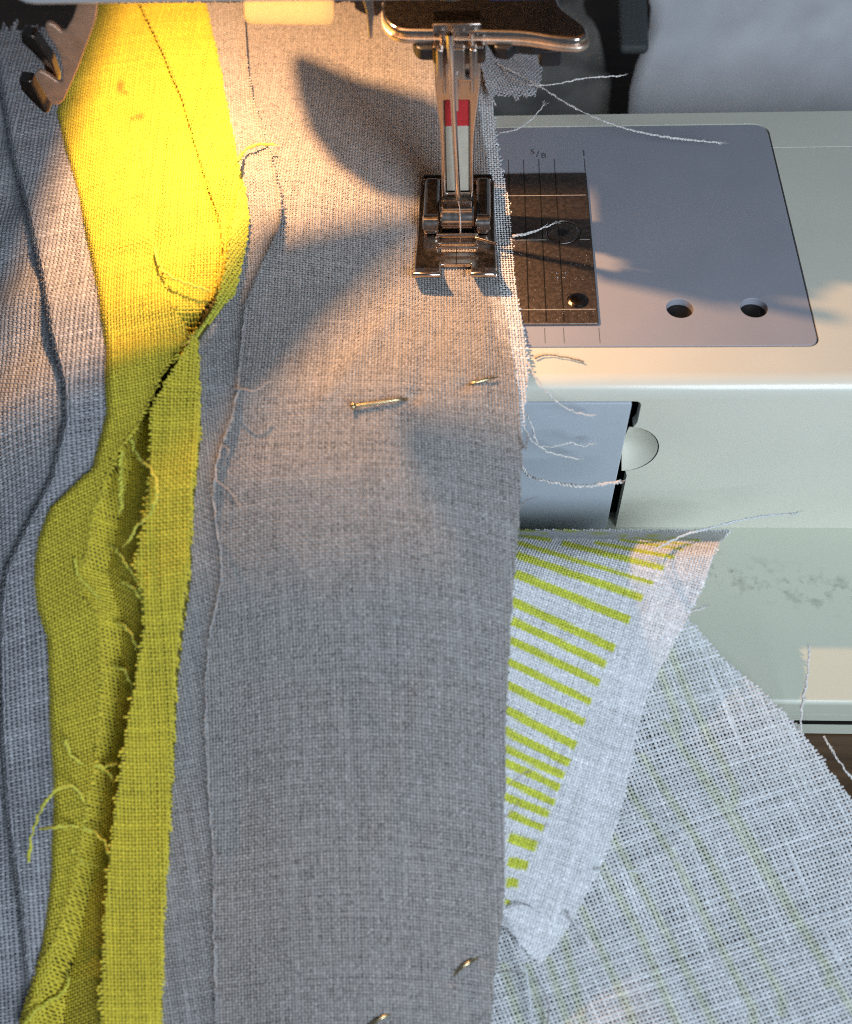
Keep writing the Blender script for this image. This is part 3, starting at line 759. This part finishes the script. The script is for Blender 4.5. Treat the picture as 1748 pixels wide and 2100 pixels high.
Hr = [(500, 20), (508, 130), (520, 200), (536, 250), (556, 310), (572, 370), (579, 420), (574, 470), (540, 540), (508, 620), (498, 700), (490, 800), (478, 860), (460, 905), (446, 950), (440, 1010), (443, 1060), (455, 1130), (457, 1190), (441, 1260), (432, 1310), (425, 1400), (424, 1500), (430, 1620), (440, 1750), (441, 1900), (446, 2120)]
sh_ = lambda line, d: [(x + d, y) for x, y in line]

GL = empty('grey_linen_cloth', at(800, 900, 0), 'large grey linen panel running under the presser foot, pinned', 'fabric')
PINS = [(850, 817, .7, 15), (952, 793, .6, 14), (840, 835, -.35, 26), (960, 812, -.3, 24), (925, 2003, .6, 14), (988, 1958, .6, 14), (958, 1990, -.35, 24)]


def HG(px, py):
    d = H(px, py)
    for a, b, h, r in PINS: d = d - h * np.exp(-((px - a) ** 2 + (py - b) ** 2) / (r * r))
    # soft pull lines running from the presser foot towards the pins and the yellow seam
    for (x0, y0), (x1, y1), h, r in (((870, 560), (600, 900), .35, 20), ((930, 600), (800, 960), -.3, 22), ((1000, 610), (985, 900), .25, 16), ((520, 980), (780, 1500), .3, 30), ((900, 1250), (760, 1900), .35, 34)):
        dx, dy = x1 - x0, y1 - y0; ln = math.hypot(dx, dy); u = ((px - x0) * dx + (py - y0) * dy) / ln / ln; q = ((px - x0) * dy - (py - y0) * dx) / ln
        d = d + h * np.exp(-(q / r) ** 2) * np.clip(4 * u, 0, 1) * np.clip(4 * (1 - u), 0, 1)
    return d


cG = Cloth(sh_(Yr, -25), Gr, 5, 2112, HG, .16, 1)
weave('linen_panel', cG, .53, .53, GREY, GL, theta=.03, jit=(0, 1.2, 3, 3), seed=11, color2=(.355, .33, .315), bend=.0016, tone=.03, slub=.03, fine_k=.15, fleck=.035, wid=.75, amp=.32, arch=.36)
hemd = edge_curl(Hr, 10, 1.2)
cH = Cloth(sh_(Yr, -12), Hr, 5, 2112, lambda px, py: H(px, py) + 2.2 + hemd(px, py), .16, 1)
weave('seam_allowance', cH, .50, .48, (.35, .335, .325), GL, theta=.16, jit=(0, 1.6, 3, 3), seed=12, color2=(.36, .345, .335), fine_k=.12, fleck=.03)

YL = empty('yellow_linen_cloth', at(300, 900, 2), 'bright yellow linen strip with open frayed seam between two grey cloths', 'fabric')
Fl = [(240, 200), (262, 260), (288, 345), (306, 430), (324, 522), (346, 612), (392, 690), (333, 766), (299, 842), (276, 886), (252, 910), (233, 946), (213, 1000), (190, 1059), (180, 1132), (163, 1170), (172, 1220), (205, 1265), (208, 1400), (206, 1500), (187, 1607), (172, 1700), (150, 1820), (110, 1935), (67, 2000), (53, 2112)]
Fr = [(288, 5), (330, 90), (380, 210), (405, 300), (430, 380), (455, 460), (462, 520), (440, 620), (398, 690), (345, 780), (312, 840), (312, 980), (292, 1110), (278, 1165), (297, 1215), (300, 1290), (290, 1340), (283, 1385), (277, 1430), (266, 1480), (251, 1570), (241, 1640), (234, 1720), (227, 1790), (221, 1850), (214, 1950), (208, 2120)]
yl, yr = roll(Yl, 7, 1.5, -1), roll(Yr, 7, 1.6, 1)
cY = Cloth(sh_(Yl, -7), sh_(Yr, 7), 5, 2112, lambda px, py: yl(px, py) + yr(px, py) + H(px, py) + 2.2 - 7. * np.clip((py - 640) / 150, 0, 1) * np.clip((px - poly(Yl)(py)) / 45 - .35, 0, 1) * np.clip(1 - np.abs((px - .5 * (poly(Fl)(py) + poly(Fr)(py))) / 80), 0, 1), .1, 3)
def specks(px, py):
    mk = np.zeros_like(px)
    for a, b, rx, ry in ((247, 178, 9, 17), (258, 190, 6, 6), (286, 240, 13, 9), (272, 244, 7, 6)):
        mk = np.maximum(mk, np.clip(1.3 - np.hypot((px - a) / rx, (py - b) / ry), 0, 1))
    return mk * .75, np.array((.30, .17, .02))


weave('yellow_panel', cY, .56, .56, YEL, YL, theta=.10, paint=specks, jit=(0, 0, 3, 3), seed=21, tone=.04, slub=.05)
fld = edge_curl(Fl, 14, .5)
cF = Cloth(sh_(Yl, -8), Fl, 200, 2112, lambda px, py: yl(px, py) + H(px, py) + 2.9 + fld(px, py) * np.clip((py - 560) / 120, .0, 1) - .5 * np.clip((640 - py) / 120, 0, 1), .1, 3)
weave('seam_flap', cF, .56, .56, YEL, YL, theta=.16, jit=(0, 4.5, 3, 3), seed=22, jscale=lambda v: np.clip((v - 420) / 200, .25, 1), tone=.04, slub=.05)
frd = edge_curl(Fr, 16, .75, -1)
rfl = roll(Fr, 6, .9, -1)
cR = Cloth(sh_(Fr, -5), sh_(Yr, 8), 5, 2112, lambda px, py: rfl(px, py) * np.clip((600 - py) / 80, 0, 1) + yr(px, py) + H(px, py) + 3.25 + .3 * np.clip((py - 600) / 100, 0, 1) + frd(px, py) * np.where(py < 620, .7, 1.15), .1, 3)
weave('seam_flap', cR, .56, .56, YEL, YL, theta=.04, jit=(4.5, 0, 3, 3), seed=23, jscale=lambda v: np.clip((v - 500) / 200, .12, 1), tone=.04, slub=.05)
cC = Cloth([(497, 372), (481, 425), (470, 487), (459, 558), (440, 622), (397, 688), (396, 696)], [(501, 372), (513, 440), (511, 480), (497, 552), (484, 600), (451, 641), (400, 696)], 374, 694,
           lambda px, py: H(px, py) + 4.6 - .02 * (px - 470), .05, 3)
weave('turned_edge', cC, .56, .56, (.60, .58, .06), YL, theta=-.35, jit=(1, 1, 0, 0), seed=24, tone=.04, slub=.05)

CG = empty('coarse_grey_cloth', at(100, 900, 0), 'coarse slubby grey linen folded along the left of the yellow strip', 'fabric')
COARSE = (.36, .36, .375)
cLB = Cloth([(-70, 0), (-70, 2120)], sh_(Yl, 10), 60, 2112, lambda px, py: H(px, py) - 1.2 - .02 * np.clip(120 - py, 0, 200), .55, 5)
weave('lower_layer', cLB, .90, .54, COARSE, CG, theta=.12, jit=(0, 2, 12, 3), seed=31, tone=.08, slub=.13, color2=(.42, .42, .44))
Ll = [(-10, 60), (15, 220), (35, 330), (60, 420), (90, 560), (110, 680), (138, 790), (140, 860), (112, 980), (60, 1080), (18, 1170), (8, 1240), (6, 1320), (10, 1500), (18, 1640), (32, 1750), (48, 1850), (60, 2000), (66, 2112)]
lfd = edge_curl(Ll, 22, .5, -1); lfr = roll(Ll, 8, 1.8, -1)
cLF = Cloth(sh_(Ll, -8), sh_(Yl, 12), 62, 2112, lambda px, py: lfr(px, py) + H(px, py) + 1.5 + lfd(px, py), .2, 6)
weave('folded_layer', cLF, .90, .54, COARSE, CG, theta=.10, jit=(1.5, 0, 8, 3), seed=32, tone=.07, slub=.13, color2=(.44, .44, .46))

WC = empty('white_cloth_edge', at(1040, 500, 0), 'white cloth with fringed raw edge under the right edge of the grey linen', 'fabric')
Wr = [(985, 80), (1004, 170), (1014, 240), (1021, 300), (1035, 370), (1047, 420), (1052, 500), (1057, 580), (1068, 640), (1079, 700), (1087, 750), (1081, 800), (1078, 840), (1074, 880), (1066, 930)]
cW = Cloth(sh_(Wr, -60), Wr, 84, 920, lambda px, py: H(px, py) - .35, .05, 7)
weave('white_layer', cW, .55, .62, WHITE, WC, theta=.04, jit=(0, 2.6, 2, 2), seed=41, tone=.05, slub=.06)
cW2 = Cloth([(960, 60), (985, 130), (1000, 190), (1003, 200)], [(1100, 60), (1112, 130), (1108, 170), (1095, 200)], 62, 196, lambda px, py: 3.4 + 0 * px, .5, 8)
weave('cloth_fold', cW2, .55, .55, (.62, .62, .64), WC, theta=.3, jit=(0, 2, 2, 6), seed=42, tone=.05, slub=.06, m=M_sheer)

# stripes printed on the white cloth hanging below
ST = [((190, 930), (710, 1145), 40), ((190, 840), (770, 1040), 34), ((195, 785), (820, 970), 21), ((410, 788), (870, 900), 25), ((195, 748), (345, 772), 16), ((560, 785), (920, 850), 17), ((680, 772), (960, 815), 12), ((740, 762), (1000, 795), 9), ((800, 748), (1040, 775), 8), ((200, 722), (330, 738), 9), ((380, 722), (700, 750), 7),
      ((175, 1060), (640, 1275), 40), ((175, 1150), (600, 1350), 38), ((165, 1240), (570, 1435), 36), ((155, 1340), (530, 1525), 34), ((140, 1445), (500, 1620), 38), ((135, 1560), (460, 1730), 40), ((135, 1660), (430, 1810), 38), ((140, 1745), (405, 1870), 36), ((135, 1805), (385, 1925), 36),
      ((140, 1890), (360, 1995), 34), ((140, 1968), (335, 2050), 34), ((160, 2050), (310, 2115), 34), ((160, 2160), (275, 2200), 50), ((158, 2270), (235, 2290), 46), ((150, 2365), (190, 2372), 42), ((142, 2458), (152, 2462), 22)]
ST = [((978.9 + a[0] * .44, 769.1 + a[1] * .44), (978.9 + b[0] * .44, 769.1 + b[1] * .44), t * .44) for a, b, t in ST]
LIME = np.array((.74, .78, .06))


def stripes(px, py):
    mk = np.zeros_like(px)
    for (x0, y0), (x1, y1), t in ST:
        d = np.array([x1 - x0, y1 - y0]); ln = np.hypot(*d); d = d / ln
        s = (px - x0) * d[0] + (py - y0) * d[1]; q = np.abs(-(px - x0) * d[1] + (py - y0) * d[0])
        mk = np.maximum(mk, np.clip((t / 2 - q) / 2. + .5, 0, 1) * np.clip((ln - s) / 3 + .5, 0, 1) * np.clip((s + 8) / 3, 0, 1))
    return mk * .95, LIME


SC = empty('striped_cloth', at(1200, 1500, -30), 'white cloth printed with lime green stripes hanging below the grey linen', 'fabric')
Sr = [(1500, 1088), (1480, 1108), (1464, 1140), (1449, 1190), (1426, 1240), (1399, 1290), (1366, 1350), (1331, 1420), (1309, 1490), (1298, 1550), (1286, 1620), (1266, 1690), (1241, 1760), (1206, 1830), (1180, 1880), (1148, 1930), (1112, 1974)]
SL = [(1000, 1080), (990, 1880), (1040, 1905), (1100, 1974)]
SH = Lattice([980, 1060, 1150, 1300, 1520], [1060, 1090, 1110, 1145, 1200, 1400, 1700, 1990], [
    [-30, -30, -30, -30, -30], [-22, -22, -23, -24, -25], [-16, -16, -17, -18, -19], [-10, -11, -12, -13, -14], [-6, -8, -9.5, -11, -12], [-5, -7, -9, -11, -12], [-4, -6, -7, -8, -9], [-2.5, -3.5, -4.5, -5.5, -6]])
cS = Cloth(SL, Sr, 1086, 1976, SH, .15, 9)
weave('striped_panel', cS, .50, .50, (.88, .88, .89), SC, wid=.88, theta=-.30, jit=(0, 2.2, 0, 4), seed=51, tone=.04, slub=.05, paint=stripes, m=M_sheer, sheet_shade=.8, step=5)

# gauze
GS = [[(760, 170), (1070, 650), (1420, 1310)], [(870, 20), (1230, 560), (1600, 1130), (1800, 1450)], [(690, 320), (910, 650), (1290, 1370)], [(620, 540), (860, 970), (1100, 1430)], [(570, 680), (760, 1020), (930, 1430)], [(480, 880), (720, 1400)], [(390, 960), (490, 1430)], [(330, 1120), (420, 1430)], [(120, 1150), (200, 1430)], [(230, 1150), (310, 1430)], [(1000, 200), (1230, 500), (1640, 1180)], [(850, -430), (1000, -60), (1200, 330)], [(820, -300), (930, 0)]]
GS = [[(978.9 + a * .44, 1468.3 + b * .44) for a, b in l] for l in GS]


def gauze_print(px, py):
    mk = np.zeros_like(px)
    for l in GS:
        l = np.array(l); f = np.interp(py, l[:, 1], l[:, 0]); inside = (py > l[0, 1]) & (py < l[-1, 1] + 40)
        mk = np.maximum(mk, np.clip((9 - np.abs(px - f)) / 14 + .5, 0, 1) * inside)
    return mk * .30, np.array((.52, .58, .10))


GZ = empty('gauze_cloth', at(1450, 1800, -50), 'open weave white gauze draped over the machine base and table edge', 'fabric')
gr = [(1404, 1258), (1410, 1264), (1485, 1350), (1570, 1420), (1640, 1490), (1690, 1560), (1750, 1640), (1800, 1710), (1810, 2120)]
gl = [(1396, 1258), (1340, 1290), (1290, 1350), (1240, 1500), (1180, 1700), (1080, 1850), (1000, 1900), (985, 2120)]
GH = Lattice([980, 1200, 1400, 1600, 1820], [1240, 1350, 1500, 1700, 1900, 2130], [
    [-12, -13, -15.5, -17, -18], [-12, -13, -16.5, -17.5, -18], [-11, -13, -15.5, -16.5, -17.5], [-10, -11, -12.5, -13.5, -14.5], [-7.5, -8.5, -9.5, -9.5, -9.5], [-1.5, -1.8, -2, -2.2, -2.2]])
cZ = Cloth(gl, gr, 1258, 2112, GH, .12, 10)
weave('gauze_panel', cZ, .72, .72, (.80, .81, .82), GZ, theta=.36, wander=.03, wid=.58, amp=.10, arch=.30, jit=(0, 3, 1, 3), seed=61, tone=.04, slub=.06, paint=gauze_print, m=M_sheer, sheet=False)

# ------------------------------------------------------------------ loose yarns
def on(C, pts, lift): return [C.point(px, py) + np.array([0, 0, l]) for (px, py), l in zip(pts, lift if hasattr(lift, '__len__') else [lift] * len(pts))]


for C_, line, y0, y1, c, r, par in ((cH, Hr, 620, 2110, (.50, .48, .47), .17, GL), (cLF, Ll, 200, 2110, (.48, .48, .51), .14, CG)):
    f_ = poly(line); q_ = np.arange(y0, y1, 14.)
    yarn('edge_yarn', on(C_, [(float(f_(v)) + rng.normal(0, .8) + (-2 if C_ is cH else 1), v) for v in q_], .12), r, c, par, fuzz=1.4, wig=.05)
YC = (.76, .72, .09)
for pts, lf, r in (
        ([(497, 376), (510, 360), (528, 350), (548, 344), (570, 342)], [5., 5.6, 5.8, 5.6, 5.2], .26),
        ([(322, 522), (332, 560), (356, 586), (395, 602), (435, 612)], [1.6, 2., 2.2, 2.2, 1.8], .24),
        ([(272, 880), (263, 930), (262, 980), (264, 1030), (264, 1085)], [3, 4, 4.5, 5, 5], .34),
        ([(276, 884), (282, 935), (300, 975), (325, 1000), (337, 1040), (325, 1085), (295, 1110), (275, 1140)], [3, 4, 4.5, 5, 5, 5, 4.5, 4.], .28),
        ([(232, 1135), (250, 1150), (270, 1180), (292, 1212), (300, 1232)], 3., .24),
        ([(260, 1212), (282, 1225), (300, 1250), (304, 1275)], 3., .22),
        ([(163, 1165), (172, 1200), (192, 1222), (214, 1247)], 3., .24),
        ([(250, 1296), (268, 1305), (284, 1330), (288, 1350)], 3., .24),
        ([(240, 1384), (262, 1390), (278, 1420), (282, 1455)], 3., .22),
        ([(150, 1545), (168, 1578), (188, 1588), (220, 1592), (248, 1580)], [5, 5, 4.5, 4, 3], .26),
        ([(190, 1590), (222, 1592), (240, 1610)], [4.5, 4, 3], .24),
        ([(82, 1792), (92, 1745), (118, 1690), (150, 1655), (178, 1648), (192, 1670), (190, 1700), (180, 1740)], [6, 7, 8, 8, 7, 6, 5, 4], .26),
        ([(105, 1725), (140, 1722), (175, 1718), (205, 1725), (228, 1745), (240, 1775)], [6, 6, 5.5, 5, 4.5, 4], .24),
        ([(160, 1760), (185, 1785), (210, 1790)], [4, 4, 4], .18)):
    yarn('frayed_yarn', on(cY, pts, lf), r, YC, YL, fuzz=.5)
for pts in ([(56, 2112), (90, 2075), (140, 2040), (150, 2010)],):
    yarn('frayed_yarn', on(cY, pts, 2.5), .22, YC, YL)

WY = (.82, .78, .74)
def onbed(pts, zs): return [at(px, py, z) for (px, py), z in zip(pts, zs)]


for pts, zs, r in (
        ([(1020, 130), (1060, 150), (1110, 178), (1160, 210), (1215, 238), (1280, 262), (1340, 276), (1400, 285), (1482, 293)], [4, 5, 6, 6, 6, 5.5, 5, 4.5, 4], .24),
        ([(1030, 138), (1060, 165), (1095, 174), (1140, 172), (1200, 160), (1276, 155)], [4, 6, 8, 9, 9, 9], .2),
        ([(1025, 272), (1060, 265), (1090, 245), (1115, 216)], [1, 2, 3, 4], .16),
        ([(1052, 484), (1085, 478), (1112, 468), (1138, 458)], [1.3, 1.4, 1.5, 1.3], .26)):
    yarn('loose_yarn', onbed(pts, zs), r * .8, WY, WC, fuzz=.25, wig=.07)
def onfront(pts, ys): return [at_y(px, py, y) for (px, py), y in zip(pts, ys)]


for pts, ys, r in (
        ([(1078, 735), (1098, 772), (1118, 800), (1150, 830), (1185, 847), (1215, 853)], [-36, -40, -42, -42, -41, -40], .2),
        ([(1076, 845), (1090, 870), (1100, 905), (1120, 925), (1155, 935), (1185, 941)], [-40, -42, -42, -42, -41, -40], .2),
        ([(1070, 862), (1085, 895), (1105, 914), (1140, 915), (1170, 908), (1195, 915), (1217, 910)], [-40, -42, -43, -43, -42, -41, -40], .2),
        ([(1070, 955), (1085, 975), (1110, 984), (1150, 992), (1190, 997), (1230, 994), (1275, 988)], [-41, -43, -45, -46, -47, -47, -46], .36)):
    yarn('loose_yarn', onfront(pts, ys), r * .8, WY, WC, fuzz=.25, wig=.1)
meta(yarn('thread_scrap', onbed([(1098, 735), (1120, 728), (1150, 731), (1180, 737), (1197, 742)], [.4] * 5), .14, (.30, .27, .22), None, fuzz=.2, wig=.05), 'thin brownish thread scrap lying on the cream bed below the plate', 'thread')
for pts, lf, r, c in (
        ([(1340, 1140), (1400, 1110), (1450, 1102), (1510, 1092), (1570, 1088), (1622, 1090)], [2, 2, 3, 4, 5, 6], .2, (.78, .80, .80)),
        ([(1040, 1868), (1065, 1862), (1092, 1868)], [1, 1.5, 1], .16, (.78, .78, .80)),
        ([(1038, 1890), (1060, 1935), (1075, 1990), (1085, 2050), (1090, 2110)], [2, 3, 3, 3, 3], .16, (.75, .77, .80)),
        ([(1270, 1690), (1330, 1692), (1380, 1705), (1412, 1750), (1360, 1780), (1290, 1795), (1220, 1790)], [1, 2, 2, 2, 2, 2, 1], .13, (.75, .77, .78)),
        ([(1165, 1880), (1190, 1915), (1218, 1955)], [1.5, 2, 2], .2, (.80, .80, .80))):
    yarn('loose_yarn', on(cS, pts, lf), r, c, SC, fuzz=.3, wig=.06)
for pts, lf, r in (([(1640, 1505), (1632, 1470), (1634, 1430), (1630, 1385)], [1, 5, 8, 11], .22), ([(1690, 1510), (1705, 1545), (1722, 1580), (1745, 1610)], [0, 1, 2, 2], .22), ([(1385, 1285), (1405, 1270), (1440, 1262)], [1, 2, 3], .18)):
    yarn('loose_yarn', on(cZ, pts, lf), r, WY, GZ, fuzz=.4, wig=.08)
GYn = (.36, .34, .33)
for C_, pts, lf, r in (
        (cH, [(480, 800), (505, 808), (525, 815), (548, 800)], [.5, 1.2, 1.5, 1.5], .16), (cH, [(455, 915), (470, 930), (462, 960)], [.5, 1, 1], .14), (cH, [(440, 985), (470, 1010), (500, 1050)], [.4, .6, .6], .12),
        (cG, [(1068, 900), (1078, 930), (1082, 905)], [1, 1, 1], .12), (cG, [(1068, 1045), (1078, 1035), (1090, 1030)], [1, 1, 1], .12), (cG, [(1040, 1620), (1060, 1600), (1085, 1585)], [1, 1, 1], .12), (cG, [(1036, 1680), (1048, 1670), (1058, 1655)], [1, 1, 1], .1),
        (cG, [(1018, 1985), (1060, 1985), (1110, 2010), (1128, 2060), (1120, 2110)], [-3, -3, -3, -3, -3], .13)):
    yarn('frayed_yarn', on(C_, pts, lf), r, GYn if r < .15 else GREY, GL, fuzz=.3, wig=.05)
meta(yarn('sheer_thread', on(cG, [(660, 62), (700, 130), (740, 205), (790, 262), (850, 310)], .6), .09, (.5, .42, .40), None, fuzz=.05, wig=.05), 'thin pale thread lying diagonally on the grey linen left of the presser foot', 'thread')
meta(yarn('needle_thread', [(nx(11.5), -.35, 11.5), (-.02, -.3, 8), (.02, -.4, 4), (.05, -.9, 1.)], .13, (.80, .66, .58), None, pitch=.7, fuzz=0., wig=0.), 'pale pink thread running from the needle down through the slot of the foot', 'thread')


# pins ------------------------------------------------------------------
def pin(name, C, pts, lift, head, label):
    P = [C.point(px, py) + np.array([0, 0, l]) for (px, py), l in zip(pts, lift)]
    Q = smooth_path(P, 40); V, Fc = tube_arrays(Q, np.r_[np.full(36, .27), .23, .2, .12, .04], 10)
    o = mesh(name, V, Fc, M_gold, None, smooth=True); meta(o, label, 'pin', 'dressmaking pins')
    if head:
        d = Q[1] - Q[0]; d /= np.linalg.norm(d); Vh, Fh = tube_arrays([Q[0] - d * .5, Q[0] - d * .45, Q[0] - d * .15, Q[0] + d * .05, Q[0] + d * .3], [.05, .62, .75, .6, .3], 14)
        mesh('pin_head', Vh, Fh, M_gold, o, smooth=True)


pin('pin', cG, [(728, 839), (780, 831), (822, 823), (850, 817), (900, 805), (950, 793), (972, 788), (1000, 783), (1026, 778)], [.75, .7, .5, -.5, -1.3, -.5, .3, .6, .7], True, 'brass pin with flat head pushed through the lit linen below the foot')
pin('pin', cG, [(880, 2030), (920, 2005), (942, 1990), (956, 1980), (970, 1971), (990, 1958)], [-1.4, -.8, .35, .6, .35, -.8], False, 'short bit of pin showing near the lower right edge of the linen')
pin('pin', cG, [(720, 2140), (760, 2105), (776, 2094), (790, 2085), (810, 2072)], [-.6, .4, .6, .3, -.8], False, 'pin just showing at the bottom edge of the photograph')

# ------------------------------------------------------------------ things behind the bed


def crumple(name, x0, x1, y0, y1, zf, amp, m, seed, label, cat, nx_=40, ny_=30):
    g = np.random.default_rng(seed); X, Y = np.meshgrid(np.linspace(x0, x1, nx_), np.linspace(y0, y1, ny_)); X = X + 5 * np.sin(Y * .045 + seed) + 3 * np.sin(Y * .11 + 1)
    Z = zf(X, Y)
    for _ in range(9):
        a = g.normal(0, .09, 2); Z = Z + amp * g.uniform(.2, 1) * np.abs(np.sin(a[0] * X + a[1] * Y + g.uniform(0, 6)))
    V = np.stack([X, Y, Z], -1).reshape(-1, 3); V = np.vstack([V, V - [0, 0, .6]]); n = nx_ * ny_
    fs = []
    for j in range(ny_ - 1):
        for i in range(nx_ - 1):
            a = j * nx_ + i; fs += [(a, a + 1, a + nx_ + 1, a + nx_), (n + a, n + a + nx_, n + a + nx_ + 1, n + a + 1)]
    rim = list(range(nx_)) + [j * nx_ + nx_ - 1 for j in range(1, ny_)] + [(ny_ - 1) * nx_ + i for i in range(nx_ - 2, -1, -1)] + [j * nx_ for j in range(ny_ - 2, 0, -1)]
    for a, b in zip(rim, rim[1:] + rim[:1]): fs.append((a, n + a, n + b, b))
    return meta(mesh(name, V, fs, m, None, smooth=True), label, cat)


M_wcloth = mat('white_cotton', (.78, .78, .80), .9, noise=.1, nscale=120)
M_gcloth = mat('grey_sheer_cloth', (.34, .325, .29), .9, noise=.4, nscale=120)
M_strap = mat('black_webbing', (.05, .058, .06), .7)
crumple('white_cloth', 42, 190, 48, 230, lambda X, Y: -50 + .34 * (Y - 48) + .08 * (X - 42), 1.6, M_wcloth, 3, 'blurred crumpled white cloth lying on the table behind the machine', 'fabric')
crumple('dark_cloth', 6, 41, 46, 180, lambda X, Y: -53 + .06 * (Y - 46), 2.5, M_gcloth, 5, 'dim olive grey cloth behind the bed below the chrome bracket', 'fabric')
s0, s1 = at(1268, 125, -14), at(1332, 30, -6); bm = bmesh.new(); v = bm_box(bm, s0[0], s1[0], s0[1], s1[1] + 40, -13, -10); bmesh.ops.rotate(bm, verts=v, cent=(s0[0], s0[1], -12), matrix=Matrix.Rotation(.32, 3, 'X')); meta(from_bm('black_strap', bm, M_strap, bevel=1.2), 'blurred short black strap lying on the white cloth behind the machine', 'strap')
